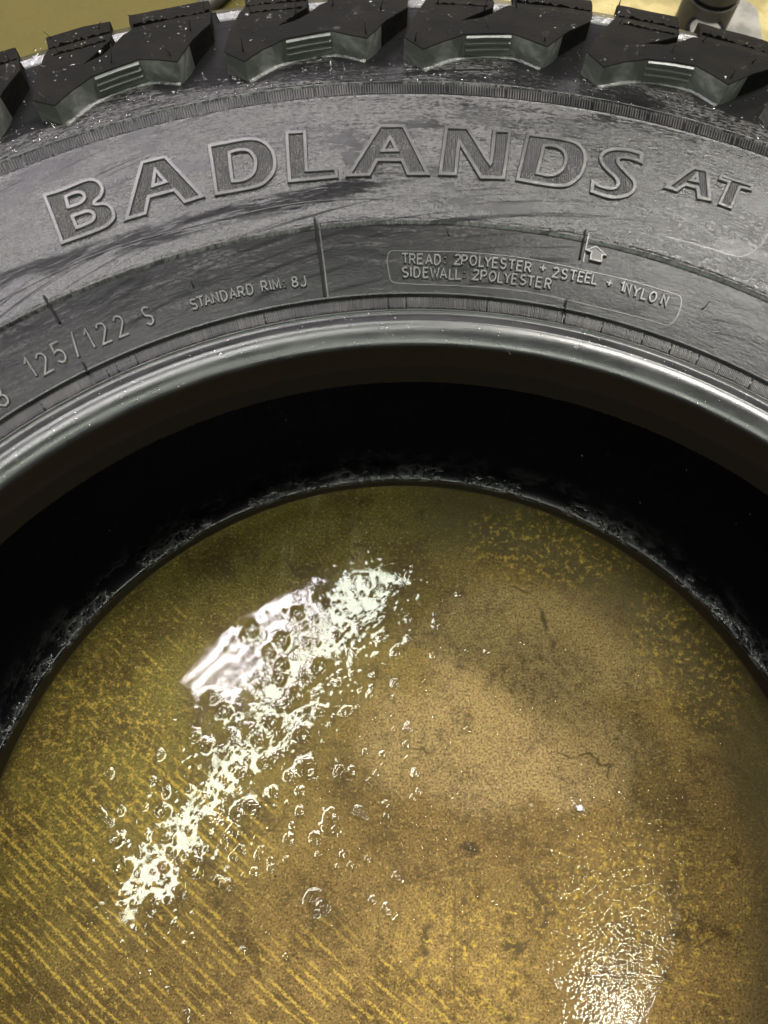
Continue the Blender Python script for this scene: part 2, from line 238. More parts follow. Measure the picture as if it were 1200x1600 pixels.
def mat_floor():
    m = N('wet_stained_concrete'); p = m.obj(); x, y, _ = m.sep(p)
    p2 = m.comb(x, y)
    big = m.noise(p2, 5.5, 5, 0.6, 0.4); med = m.noise(p2, 28, 7, 0.66, 0.3); fin = m.noise(p2, 170, 10, 0.80); grit = m.noise(p2, 900, 5, 0.8)
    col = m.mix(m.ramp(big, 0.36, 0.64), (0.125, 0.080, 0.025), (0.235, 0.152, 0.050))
    olive = m.ramp(m.math('ADD', m.math('MULTIPLY', x, -2.2), m.math('ADD', m.math('MULTIPLY', y, 2.4), m.math('MULTIPLY', big, 0.5))), 0.30, 0.85)
    col = m.mix(olive, col, (0.112, 0.090, 0.021))
    col = m.mix(m.math('MULTIPLY', m.ramp(med, 0.55, 0.36), 0.6), col, (0.052, 0.033, 0.012))
    # paler worn patch right of middle, also carrying the light pool as colour
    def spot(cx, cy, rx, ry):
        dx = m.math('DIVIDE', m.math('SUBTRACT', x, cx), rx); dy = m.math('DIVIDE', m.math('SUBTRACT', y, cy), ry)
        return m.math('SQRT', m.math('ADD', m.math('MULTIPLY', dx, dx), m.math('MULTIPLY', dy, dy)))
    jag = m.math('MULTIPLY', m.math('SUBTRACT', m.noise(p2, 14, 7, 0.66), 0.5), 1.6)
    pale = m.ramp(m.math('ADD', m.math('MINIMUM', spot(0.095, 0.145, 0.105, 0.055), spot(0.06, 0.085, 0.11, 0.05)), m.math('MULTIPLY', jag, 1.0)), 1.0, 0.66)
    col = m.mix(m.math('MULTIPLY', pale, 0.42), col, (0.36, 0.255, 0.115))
    # pale streaks from the far side: upright reflections put into the colour
    strk = m.ramp(m.noise(scale_vec(m, p2, 60, 9), 1.0, 4, 0.6), 0.56, 0.64)
    strk = m.math('MULTIPLY', m.math('MULTIPLY', strk, m.ramp(y, 0.165, 0.20)), m.ramp(m.math('ABSOLUTE', m.math('ADD', x, 0.02)), 0.10, 0.06))
    col = m.mix(m.math('MULTIPLY', strk, 0.6), col, (0.20, 0.165, 0.075))
    # dark speckle and scuffs
    spk = m.ramp(fin, 0.56, 0.40); col = m.mix(m.math('MULTIPLY', spk, m.math('MULTIPLY_ADD', m.ramp(med, 0.62, 0.38), 0.40, 0.18)), col, (0.034, 0.022, 0.009))
    gr1 = m.noise(p2, 760, 3, 0.75); gr2 = m.noise(p2, 380, 4, 0.75)
    col = m.mix(m.math('MULTIPLY', m.ramp(gr1, 0.54, 0.38), 0.78), col, (0.030, 0.019, 0.007))
    col = m.mix(m.math('MULTIPLY', m.ramp(gr2, 0.55, 0.67), 0.45), col, (0.400, 0.285, 0.100))
    dots = m.ramp(m.noise(p2, 520, 3, 0.6), 0.36, 0.29); col = m.mix(m.math('MULTIPLY', dots, 0.8), col, (0.022, 0.015, 0.008))
    sc = m.n('ShaderNodeVectorRotate', {'Vector': p2, 'Angle': math.radians(-24)}, rotation_type='Z_AXIS').outputs[0]
    scr = m.ramp(m.noise(scale_vec(m, sc, 30, 700), 1.0, 5, 0.65, 0.3), 0.60, 0.70); scr = m.math('MULTIPLY', scr, m.ramp(m.noise(p2, 12, 4), 0.45, 0.60))
    col = m.mix(m.math('MULTIPLY', scr, 0.65), col, (0.050, 0.033, 0.013))
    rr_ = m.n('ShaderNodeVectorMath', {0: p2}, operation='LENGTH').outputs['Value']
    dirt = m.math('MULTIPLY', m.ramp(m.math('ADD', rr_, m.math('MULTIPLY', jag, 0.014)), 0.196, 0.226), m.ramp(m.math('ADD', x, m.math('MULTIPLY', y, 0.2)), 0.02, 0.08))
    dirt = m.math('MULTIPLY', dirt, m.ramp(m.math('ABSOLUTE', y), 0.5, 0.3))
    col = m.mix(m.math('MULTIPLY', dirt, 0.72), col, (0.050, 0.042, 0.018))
    lite = m.ramp(grit, 0.56, 0.70); col = m.mix(m.math('MULTIPLY', lite, 0.6), col, (0.32, 0.24, 0.105))
    crk = m.voro(m.n('ShaderNodeVectorMath', {0: p2, 1: m.n('ShaderNodeVectorMath', {0: m.n('ShaderNodeTexNoise', {'Vector': p2, 'Scale': 25.0, 'Detail': 5.0}).outputs[1], 1: (0.05, 0.05, 0.0)}, operation='MULTIPLY').outputs[0]}, operation='ADD').outputs[0], 17, 'DISTANCE_TO_EDGE')
    crk = m.math('MULTIPLY', m.ramp(crk, 0.020, 0.004), m.ramp(m.noise(p2, 19, 3), 0.52, 0.62))
    col = m.mix(m.math('MULTIPLY', crk, 0.85), col, (0.05, 0.035, 0.015))
    blot = m.ramp(m.noise(p2, 34, 8, 0.72, 0.6), 0.60, 0.66); col = m.mix(m.math('MULTIPLY', blot, 0.55), col, (0.040, 0.026, 0.010))
    st = m.ramp(m.math('ADD', spot(0.0396, 0.0215, 0.0068, 0.0046), m.math('MULTIPLY', m.math('SUBTRACT', gr2, 0.5), 2.6)), 1.25, 0.5)
    col = m.mix(m.math('MULTIPLY', st, 0.75), col, (0.028, 0.019, 0.009))
    # yellow paint left in the raked grooves
    wob = m.math('MULTIPLY', m.math('SUBTRACT', m.noise(p2, 18, 3), 0.5), 0.0035)
    ragged = m.math('MULTIPLY', m.math('SUBTRACT', m.noise(p2, 700, 5, 0.75), 0.5), 0.0040)
    def stripe(ang, pitch_, duty):
        a = math.radians(ang)
        d = m.math('ADD', m.math('ADD', m.math('MULTIPLY', x, math.sin(-a)), m.math('MULTIPLY', y, math.cos(a))), m.math('ADD', wob, ragged))
        f = m.math('FRACT', m.math('DIVIDE', d, pitch_))
        return m.ramp(m.math('ABSOLUTE', m.math('SUBTRACT', f, 0.5)), duty, duty * 0.55)
    dash = m.noise(scale_vec(m, m.n('ShaderNodeVectorRotate', {'Vector': p2, 'Angle': math.radians(36.5)}, rotation_type='Z_AXIS').outputs[0], 42, 150), 1.0, 4, 0.6)
    tall = m.noise(p2, 85, 6, 0.72)
    e1 = m.math('MINIMUM', spot(-0.215, -0.035, 0.15, 0.105), m.math('MINIMUM', spot(-0.03, -0.085, 0.115, 0.070), spot(-0.13, 0.03, 0.075, 0.05)))
    reg1 = m.ramp(m.math('ADD', e1, m.math('MULTIPLY', jag, 1.1)), 1.1, 0.4)
    s1 = m.math('MULTIPLY', m.math('MULTIPLY', stripe(-36.5, 0.0054, 0.22), reg1), m.ramp(m.math('ADD', dash, m.math('MULTIPLY', reg1, 0.07)), 0.535, 0.575))
    reg2 = m.ramp(m.math('ADD', spot(-0.205, 0.125, 0.075, 0.075), m.math('MULTIPLY', jag, 0.6)), 1.1, 0.5)
    s2 = m.math('MULTIPLY', m.math('MULTIPLY', stripe(-39, 0.0058, 0.17), reg2), m.ramp(tall, 0.50, 0.60))
    reg3 = m.ramp(m.math('ADD', m.math('MINIMUM', spot(0.20, -0.065, 0.085, 0.045), spot(0.065, -0.045, 0.035, 0.05)), m.math('MULTIPLY', jag, 0.6)), 1.1, 0.5)
    s3 = m.math('MULTIPLY', m.math('MULTIPLY', stripe(-9, 0.0052, 0.13), reg3), m.ramp(m.math('ADD', tall, m.math('MULTIPLY', dash, 0.3)), 0.66, 0.74))
    # blotches of the same paint
    reg4 = m.math('MINIMUM', spot(0.030, -0.045, 0.050, 0.055), m.math('MINIMUM', spot(0.145, -0.01, 0.08, 0.06), m.math('MINIMUM', spot(0.10, 0.215, 0.075, 0.035), m.math('MINIMUM', spot(0.185, 0.145, 0.045, 0.06), spot(-0.20, 0.06, 0.07, 0.09)))))
    b1 = m.math('MULTIPLY', m.ramp(m.math('ADD', reg4, m.math('MULTIPLY', jag, 0.5)), 1.15, 0.5), m.ramp(m.noise(p2, 210, 7, 0.76), 0.525, 0.575))
    yel = m.math('MAXIMUM', m.math('MAXIMUM', s1, s2), m.math('MAXIMUM', s3, m.math('MULTIPLY', b1, 0.9)))
    yel = m.math('MULTIPLY', yel, m.ramp(m.noise(p2, 620, 4, 0.7), 0.42, 0.54))
    col = m.mix(m.math('MULTIPLY', yel, 0.78), col, (0.42, 0.285, 0.052))
    # seam
    sx = m.math('ABSOLUTE', m.math('SUBTRACT', x, m.math('ADD', 0.0302, m.math('MULTIPLY', ragged, 0.35))))
    sm = m.math('MULTIPLY', m.ramp(sx, 0.0011, 0.0004), m.ramp(y, 0.006, -0.006))
    col = m.mix(m.math('MULTIPLY', sm, 0.55), col, (0.06, 0.042, 0.018))
    # paler dry concrete far behind on the right
    back = m.ramp(y, 0.40, 0.50); col = m.mix(m.math('MULTIPLY', back, 0.9), col, (0.060, 0.050, 0.014))
    far = m.math('MULTIPLY', m.ramp(m.math('ADD', y, m.math('MULTIPLY', x, 0.45)), 0.66, 0.78), m.ramp(x, -0.05, 0.12))
    far = m.math('MULTIPLY', far, m.math('MULTIPLY_ADD', m.ramp(med, 0.35, 0.6), 0.5, 0.5))
    col = m.mix(far, col, (0.27, 0.225, 0.105))
    h = m.math('ADD', m.math('MULTIPLY', fin, 0.5), m.math('ADD', m.math('MULTIPLY', grit, 0.25), m.math('MULTIPLY', yel, -0.5)))
    m.principled(color=col, rough=m.math('MULTIPLY_ADD', med, 0.3, 0.40), normal=m.bump(h, 0.35, 0.0006), spec=0.05)
    return m.m
def mat_water(name, ripple=True, tint=(1, 1, 1)):
    m = N(name); p = m.obj(); x, y, _ = m.sep(p)
    nrm = None
    if ripple:
        a = m.noise(p, 26, 3, 0.5); b = m.noise(p, 240, 4, 0.6, 0.4)
        k = m.math('MULTIPLY', m.ramp(x, 0.045, 0.12), m.ramp(m.math('ADD', y, m.math('MULTIPLY', x, -0.5)), 0.10, -0.02))   # pitted by drips on the near right
        c = m.voro(m.n('ShaderNodeVectorMath', {0: p, 1: m.n('ShaderNodeVectorMath', {0: m.n('ShaderNodeTexNoise', {'Vector': p, 'Scale': 180.0, 'Detail': 2.0}).outputs[1], 1: (0.003, 0.003, 0.0)}, operation='MULTIPLY').outputs[0]}, operation='ADD').outputs[0], 640, 'SMOOTH_F1')
        h = m.math('ADD', m.math('MULTIPLY', a, 0.22), m.math('MULTIPLY', m.math('MULTIPLY', m.math('ADD', m.math('MULTIPLY', b, 0.22), m.math('MULTIPLY', c, 1.0)), 1.0), m.math('MULTIPLY', k, m.ramp(y, -0.085, 0.02, 0.060, 0.16))))
        nrm = m.bump(h, 1.0, 0.0012)
    fr = m.n('ShaderNodeFresnel', {'IOR': 1.33 if ripple else 1.55})
    tr = m.n('ShaderNodeBsdfTransparent', {'Color': (*tint, 1)})
    if not ripple:                                         # the curved rim bends light away from the eye
        lw = m.n('ShaderNodeLayerWeight', {'Blend': 0.35}).outputs['Facing']
        m.t.links.new(m.mix(m.ramp(lw, 0.12, 0.75), (1, 1, 1), (0.62, 0.60, 0.56)), tr.inputs['Color'])
    gl = m.n('ShaderNodeBsdfGlossy', {'Color': (1, 1, 1, 1), 'Roughness': 0.055})
    if nrm is not None:
        m.t.links.new(nrm, fr.inputs['Normal']); m.t.links.new(nrm, gl.inputs['Normal'])
    mx = m.n('ShaderNodeMixShader', {0: fr.outputs[0], 1: tr.outputs[0], 2: gl.outputs[0]})
    m.t.links.new(mx.outputs[0], m.out.inputs[0])
    return m.m
def mat_metal(name, col, rough, metal=0.7):
    m = N(name); p = m.obj()
    n1 = m.noise(p, 300, 5, 0.65); n2 = m.noise(p, 40, 5, 0.6)
    c = m.mix(m.ramp(n2, 0.4, 0.65), col, tuple(v * 0.55 for v in col))
    m.principled(color=c, rough=m.math('MULTIPLY_ADD', n1, 0.2, rough), metal=metal, normal=m.bump(n1, 0.3, 0.0004))
    return m.m

M = {
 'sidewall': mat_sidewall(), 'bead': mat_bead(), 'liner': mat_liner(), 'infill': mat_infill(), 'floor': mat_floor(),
 'ridge': mat_rubber('raised_rubber', (0.018, 0.0175, 0.017), 0.34, 0.6, 700, 0.0003, 0.7, (0.055, 0.053, 0.05)),
 'foot': mat_rubber('wet_fillet_rubber', (0.03, 0.031, 0.029), 0.24, 0.9, 420, 0.0009, 0.9, (0.14, 0.14, 0.13), 0.7),
 'tie': mat_rubber('wet_tie_bar_rubber', (0.02, 0.02, 0.019), 0.25, 0.8, 330, 0.0008, 0.5, (0.08, 0.08, 0.075), 0.9),
 'arrow': mat_rubber('arrow_rubber', (0.05, 0.048, 0.045), 0.55, 0.6, 900, 0.0003, 0.6, (0.09, 0.086, 0.08), 0.3),
 'text': mat_rubber('moulded_text_rubber', (0.016, 0.0155, 0.0145), 0.32, 0.2, 900, 0.00015, 0.5, (0.04, 0.038, 0.034)),
 'groove': mat_rubber('groove_rubber', (0.012, 0.012, 0.0115), 0.42, 0.4, 900, 0.0002, 0.9, (0.055, 0.052, 0.048)),
 'lug': mat_rubber('tread_rubber', (0.005, 0.0048, 0.0045), 0.70, 0.6, 380, 0.0008, 0.25, (0.015, 0.0125, 0.0095), 0.05),
 'lugwall': mat_rubber('lug_wall_rubber', (0.05, 0.053, 0.048), 0.40, 0.5, 500, 0.0005, 0.9, (0.16, 0.165, 0.15)),
 'void': mat_rubber('void_rubber', (0.010, 0.010, 0.010), 0.24, 0.4, 300, 0.0005, 0.3, (0.03, 0.028, 0.025)),
 'hair': mat_rubber('spew_rubber', (0.006, 0.006, 0.006), 0.40, 0.2),
 'water': mat_water('water'), 'bubble': mat_water('bubble_water', False),
 'steel': mat_metal('worn_steel', (0.20, 0.19, 0.165), 0.50, 0.35), 'dark_steel': mat_metal('oiled_dark_steel', (0.060, 0.055, 0.046), 0.45, 0.4),
 'black': mat_rubber('black_gap', (0.004, 0.004, 0.004), 0.7, 0.2, 600, 0.0002, 0.0, (0.01, 0.01, 0.01), 0.1),
 'grit': mat_rubber('dark_grit', (0.018, 0.014, 0.010), 0.5, 0.6, 900, 0.0003, 0.6, (0.10, 0.07, 0.03)),
 'glint': mat_rubber('pale_glint', (0.55, 0.53, 0.50), 0.4, 0.5, 900, 0.0003),
 'leaf': mat_rubber('brown_scrap', (0.14, 0.062, 0.016), 0.5, 0.6, 700, 0.0004, 0.5, (0.05, 0.025, 0.01)),
}

# ------------------------------------------------------------------ object helpers
def link(name, me, mat, parent=None, kind=None):
    o = bpy.data.objects.new(name, me); COL.objects.link(o)
    if mat is not None and not me.materials: me.materials.append(mat)
    if parent is not None: o.parent = parent
    if kind: o['kind'] = kind
    return o
def tag(o, label=None, cat=None, group=None, kind=None):
    for k, v in (('label', label), ('category', cat), ('group', group), ('kind', kind)):
        if v: o[k] = v
    return o
def mesh(name, verts, faces, smooth=False):
    me = bpy.data.meshes.new(name); me.from_pydata([tuple(v) for v in verts], [], faces); me.update()
    if smooth: me.shade_smooth()
    return me
def bm_mesh(name, bm, smooth=False):
    me = bpy.data.meshes.new(name); bm.to_mesh(me); bm.free()
    if smooth: me.shade_smooth()
    return me
def P(deg, r, z=0.0):
    t = math.radians(deg); return Vector((r * math.sin(t), r * math.cos(t), z))

# outer profile of the upper half (radius, height); heights are stored above the measuring origin
def pchip(pts, n=6):
    pts = np.array(pts, float); out = []
    for i in range(len(pts) - 1):
        p0 = pts[max(i - 1, 0)]; p1 = pts[i]; p2 = pts[i + 1]; p3 = pts[min(i + 2, len(pts) - 1)]
        for k in range(n):
            t = k / n
            out.append(0.5 * ((2 * p1) + (-p0 + p2) * t + (2 * p0 - 5 * p1 + 4 * p2 - p3) * t * t + (-p0 + 3 * p1 - 3 * p2 + p3) * t ** 3))
    out.append(pts[-1]); return np.array(out)
SIDE = pchip([(.2656, .2505), (.28, .2532), (.2966, .2558), (.315, .2579), (.33, .2592), (.346, .2599), (.362, .2600), (.38, .2570), (.395, .2527), (.41, .2493), (.43, .2462), (.444, .2428)], 8)
def zside(r): return float(np.interp(r, SIDE[:, 0], SIDE[:, 1])) - ZO
def feature(r):
    """moulded rings on the sidewall"""
    d = 0.0
    if .2955 <= r <= .2966: d = -0.0013                      # moulded line: dark groove with a lip
    elif .2966 < r <= .2980: d = 0.0005
    elif .3632 <= r <= .3705: d = -0.0008                    # floor of the knurled band
    elif .3620 <= r < .3632: d = 0.0004
    elif .3705 < r <= .3716: d = 0.0005
    return d

def lathe(name, prof, mat, parent, seg=720, kind=None):
    prof = [(float(a), float(b)) for a, b in prof]; n = len(prof)
    th = np.linspace(0, 2 * np.pi, seg, endpoint=False) + np.pi          # seam on the side turned away
    r = np.array([p[0] for p in prof]); z = np.array([p[1] for p in prof]) - ZO
    V = np.stack([np.outer(np.sin(th), r), np.outer(np.cos(th), r), np.broadcast_to(z, (seg, n))], -1).reshape(-1, 3)
    i, j = np.meshgrid(np.arange(seg), np.arange(n - 1), indexing='ij'); i2 = (i + 1) % seg
    F = np.stack([i * n + j, i * n + j + 1, i2 * n + j + 1, i2 * n + j], -1).reshape(-1, 4)
    me = bpy.data.meshes.new(name); me.vertices.add(len(V)); me.vertices.foreach_set('co', V.ravel())
    me.loops.add(F.size); me.loops.foreach_set('vertex_index', F.ravel()); me.polygons.add(len(F))
    me.polygons.foreach_set('loop_start', np.arange(0, F.size, 4)); me.update(calc_edges=True)
    uvl = me.uv_layers.new(name='polar')
    uu = np.stack([(i * 2 * np.pi / seg) * 0.33, (i * 2 * np.pi / seg) * 0.33, ((i + 1) * 2 * np.pi / seg) * 0.33, ((i + 1) * 2 * np.pi / seg) * 0.33], -1).reshape(-1)
    vv = np.stack([r[j], r[j + 1], r[j + 1], r[j]], -1).reshape(-1)
    uvl.data.foreach_set('uv', np.stack([uu, vv], -1).ravel().astype(np.float32))
    me.validate(); me.shade_smooth()
    return link(name, me, mat, parent, kind)

# ------------------------------------------------------------------ floor and water
gx = 3.0
floor_me = mesh('floor', [(-gx, -gx, 0), (gx, -gx, 0), (gx, gx, 0), (-gx, gx, 0)], [(0, 1, 2, 3)])
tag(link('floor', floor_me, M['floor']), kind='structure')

bubs = [(x, y, r * (.82 if r < 4.8 else .95)) for x, y, r in BUBBLES]
AX0, AX1 = np.array((-0.02, 0.21)), np.array((-0.178, -0.035))
small = []
def free(x, y, r, lst, k=1.05):
    return all((x - a) ** 2 + (y - b) ** 2 > (k * (r + c * .001 if c > .05 else r + c)) ** 2 for a, b, c in lst)
tries = 0
while len(small) < 1300 and tries < 60000:
    tries += 1
    q = random.random()
    if q < 0.62:
        t = random.random(); c = AX0 + (AX1 - AX0) * t; nrm_ = np.array((0.8, -0.55)); c = c + nrm_ * random.gauss(0.012, 0.024) + (AX1 - AX0) * random.gauss(0, .04)
    elif q < 0.86:
        c = np.array((random.gauss(0.0, 0.055), random.gauss(0.075, 0.055)))
    else:
        c = np.array((random.uniform(-0.2, 0.2), random.uniform(-0.1, 0.22)))
    r = min(0.00040 * math.exp(abs(random.gauss(0, 0.60))), 0.0016)
    if math.hypot(*c) > 0.225 or c[0] > 0.0 and c[1] > 0.19: continue
    if free(c[0], c[1], r, small) and free(c[0], c[1], r, bubs): small.append((float(c[0]), float(c[1]), r))
# film surface: one fine sheet, raised round every bubble, thin enough to lie 3.5 mm over the floor
x0, x1, y0, y1, step = -0.262, 0.262, -0.255, 0.275, 0.0008
xs = np.arange(x0, x1, step); ys = np.arange(y0, y1, step); X, Y = np.meshgrid(xs, ys)
H = np.zeros_like(X)
for i in range(26):                                       # slow swell of the film
    a = random.uniform(0, 2 * math.pi); k = random.uniform(40, 190); H += 0.0000135 * (100 / k) * np.sin(k * (X * math.cos(a) + Y * math.sin(a)) + random.uniform(0, 6.28))
for bx, by, br in [(b[0], b[1], b[2] * .001) for b in bubs] + small:
    R = br * 3 + 0.003
    i0, i1 = np.searchsorted(xs, (bx - R, bx + R)); j0, j1 = np.searchsorted(ys, (by - R, by + R))
    D = np.hypot(X[j0:j1, i0:i1] - bx, Y[j0:j1, i0:i1] - by)
    H[j0:j1, i0:i1] += np.where(D < br, np.minimum(D / br, 1) ** 6, 1.0) * (0.24 if br > .0012 else .2) * br * np.exp(-np.maximum(D - br, 0) / ((0.42 if br > .0012 else .28) * br + 0.0002))
WZ = 0.0035
keep = (np.hypot(X, Y) < 0.2475)
idx = -np.ones(X.shape, int); idx[keep] = np.arange(keep.sum())
V = np.stack([X[keep], Y[keep], H[keep] + WZ], -1)
q = np.stack([idx[:-1, :-1], idx[:-1, 1:], idx[1:, 1:], idx[1:, :-1]], -1).reshape(-1, 4); q = q[(q >= 0).all(1)]
me = bpy.data.meshes.new('water'); me.vertices.add(len(V)); me.vertices.foreach_set('co', V.ravel())
me.loops.add(q.size); me.loops.foreach_set('vertex_index', q.ravel()); me.polygons.add(len(q)); me.polygons.foreach_set('loop_start', np.arange(0, q.size, 4))
me.update(calc_edges=True); me.validate(); me.shade_smooth()
tag(link('water', me, M['water']), kind='structure')

def dome(n=14, rings=5):
    v = []; f = []
    for k in range(rings):
        a = math.pi / 2 * k / rings
        for i in range(n): v.append((math.cos(a) * math.cos(2 * math.pi * i / n), math.cos(a) * math.sin(2 * math.pi * i / n), 0.62 * math.sin(a)))
    v.append((0, 0, 0.62))
    for k in range(rings - 1):
        for i in range(n): f.append((k * n + i, k * n + (i + 1) % n, (k + 1) * n + (i + 1) % n, (k + 1) * n + i))
    for i in range(n): f.append(((rings - 1) * n + i, (rings - 1) * n + (i + 1) % n, len(v) - 1))
    return v, f
dv, df = dome(20, 7); dome_me = mesh('bubble', dv, df, True); dome_me.materials.append(M['bubble'])
big = tuple(max(bubs, key=lambda t: t[2] if t[1] > -.06 and t[0] > -.07 else 0)[:2])
long_one = tuple(bubs[0][:2])
for bx, by, br in bubs:
    o = link('bubble', dome_me, None); o.location = (bx, by, WZ + 0.00012 * br); s = br * .001
    o.scale = (s, s * random.uniform(.9, 1.05), s * random.uniform(.8, 1.0)); o.rotation_euler.z = random.uniform(0, 6.28)
    tag(o, 'clear round water bubble floating on the wet floor inside the tyre', 'bubble', 'larger bubbles floating on the water')
    key = (bx, by)
    if key == big: o['label'] = 'largest water bubble, standing alone below the long light reflection'
    elif key == long_one: o.scale = (s * 1.5, s * .75, s); o.rotation_euler.z = .25; o['label'] = 'elongated water bubble standing alone right of the light reflection'
dv, df = dome(9, 3); vs, fs = [], []
for bx, by, br in small:
    k = len(vs); vs += [(bx + x * br, by + y * br, WZ + 0.1 * br + z * br) for x, y, z in dv]; fs += [tuple(i + k for i in f) for f in df]
tag(link('bubble_froth', mesh('bubble_froth', vs, fs, True), M['bubble']), 'froth of tiny bubbles on the water inside the tyre', 'froth', kind='stuff')

def lump(rad, flat=0.6, seed=0, sub=2):
    bm = bmesh.new(); bmesh.ops.create_icosphere(bm, subdivisions=sub, radius=1)
    for v in bm.verts:
        f = 0.75 + 0.6 * mnoise.noise(v.co * 1.3 + Vector((seed * 3.7, 1.1, seed))); v.co = Vector((v.co.x * f, v.co.y * f * .8, v.co.z * f * flat)) * rad
    return bm
o = link('glint', bm_mesh('glint', lump(0.0034, 0.7, 3), True), M['glint']); o.location = (0.1079, 0.0469, 0.0020)  # pale solid lump added for the bright highlight on a large bubble
tag(o, 'small pale lump standing for the highlight on a bubble at right of the tyre hole', 'glint')
bm = bmesh.new(); L = [(-.006, 0), (-.003, .0022), (.001, .0026), (.006, .0006), (.002, -.0018), (-.002, -.002)]
vt = [bm.verts.new((x, y, 0.0006 + 0.0009 * math.sin(400 * x))) for x, y in L]; vb = [bm.verts.new((v.co.x, v.co.y, v.co.z - .0004)) for v in vt]
bm.faces.new(vt); bm.faces.new(vb[::-1])
for i in range(6): bm.faces.new((vt[i], vb[i], vb[(i + 1) % 6], vt[(i + 1) % 6]))
o = link('leaf_scrap', bm_mesh('leaf_scrap', bm), M['leaf']); o.location = (-0.1505, 0.0017, 0.0012); o.rotation_euler.z = 1.0
tag(o, 'curled brown scrap of leaf in the water beside the long light reflection', 'leaf')
bmg = bmesh.new()
for i in range(170):
    a = random.uniform(0, 6.28); r = 0.235 * math.sqrt(random.random()); s = 0.0004 * math.exp(abs(random.gauss(0, .55)))
    b = lump(min(s, .0017), .6, i, 1); b.transform(Matrix.Translation((r * math.cos(a), r * math.sin(a), 0.0004)) @ Matrix.Rotation(a * 7, 4, 'Z'))
    tmp = bpy.data.meshes.new('t'); b.to_mesh(tmp); b.free(); bmg.from_mesh(tmp); bpy.data.meshes.remove(tmp)
tag(link('grit', bm_mesh('grit', bmg), M['grit']), 'dark specks of grit scattered over the wet floor', 'grit', kind='stuff')

# ------------------------------------------------------------------ tyre
tyre = bpy.data.objects.new('tyre', None); COL.objects.link(tyre); tyre.empty_display_size = 0.1
tag(tyre, 'black all terrain truck tyre lying flat on the wet floor', 'tyre')

rs = sorted(set(np.round(np.concatenate([np.arange(.2656, .444, .0016), [.2950, .2954, .2955, .2960, .2965, .2966, .2967, .2980, .2984, .3612, .3620, .36205, .3632, .36325, .3705, .37055, .3716, .3722]]), 5)))
lathe('sidewall', [(r, zside(r) + ZO + feature(r)) for r in rs], M['sidewall'], tyre)
bead_prof = [(.2379, .2227), (.2382, .2245), (.2391, .2290), (.2401, .2340), (.2404, .2350), (.2411, .2400), (.2418, .2447), (.2420, .2456), (.2423, .2464), (.2427, .2470), (.2434, .24765), (.2444, .24845), (.2456, .2492), (.2470, .24985), (.2485, .25030), (.2500, .25050), (.2513, .25048), (.2517, .25070), (.2521, .25035), (.2530, .25010), (.2543, .24950), (.2556, .24905), (.2568, .24895),
             (.2571, .2497), (.2574, .25005), (.2578, .2499), (.2580, .2488), (.2581, .2484), (.2638, .2489), (.26405, .2491), (.2642, .2507), (.2645, .2513), (.2650, .2513), (.2653, .2508), (.2656, .2505)]
lathe('bead', bead_prof, M['bead'], tyre)
inner = pchip([(.2379, .2227), (.2400, .2195), (.2470, .2200), (.2600, .2290), (.2900, .2400), (.3400, .2460), (.3900, .2400), (.4200, .2150), (.4320, .1900), (.4340, .1570), (.4320, .1240), (.4200, .0990), (.3900, .0740), (.3400, .0660), (.2900, .0720), (.2600, .0830), (.2470, .0925), (.2400, .0935), (.2379, .0910)], 6)
lathe('inner_liner', inner, M['liner'], tyre, 480)
lathe('lower_bead', [(.2379, .0910), (.2386, .0885), (.2405, .0800), (.2424, .0700), (.2440, .0650), (.2490, .0600), (.2600, .0560)], M['bead'], tyre, 480)
lathe('lower_sidewall', pchip([(.2600, .0560), (.2800, .0450), (.3000, .0370), (.3300, .0306), (.3600, .0302), (.3850, .0350), (.4100, .0460), (.4300, .0560), (.4450, .0660)], 5), M['lug'], tyre, 360)
lathe('tread_base', pchip([(.444, .2428), (.4520, .2382), (.4570, .2315), (.4600, .2200), (.4605, .1570), (.4583, .1090), (.4565, .0900), (.4520, .0760), (.4450, .0660)], 5), M['void'], tyre, 480)

# knurled bands: fine radial ribs, far too many to pick apart
def knurl(name, r0, r1, z_of, n, top, mat, skip=0):
    vs, fs = [], []
    for i in range(n):
        if skip and (i % skip) == 0: continue
        if random.random() < 0.02: continue
        a = 360 * (i + random.uniform(-.08, .08)) / n; hw = 180 / n * random.uniform(.42, .62); t = top * random.uniform(.6, 1.15)
        ra, rb = r0 + random.uniform(0, .0004), r1 - random.uniform(0, .0004); k = len(vs)
        for (da, hh) in ((-hw * 1.4, -.0003), (-hw * .6, t), (hw * .6, t), (hw * 1.4, -.0003)):
            vs += [P(a + da, ra, z_of(ra) + hh), P(a + da, rb, z_of(rb) + hh)]
        for j in range(3): fs.append((k + 2 * j, k + 2 * j + 1, k + 2 * j + 3, k + 2 * j + 2))
        fs.append((k, k + 2, k + 4, k + 6)); fs.append((k + 1, k + 7, k + 5, k + 3))
    tag(link(name, mesh(name, vs, fs), mat, tyre), kind='stuff')
knurl('knurled_band', .3633, .3704, lambda r: zside(r) - .0008, 1990, .0008, M['groove'], 57)
knurl('knurled_band', .2583, .2637, lambda r: .2489 - ZO, 2350, .0007, M['groove'], 0)

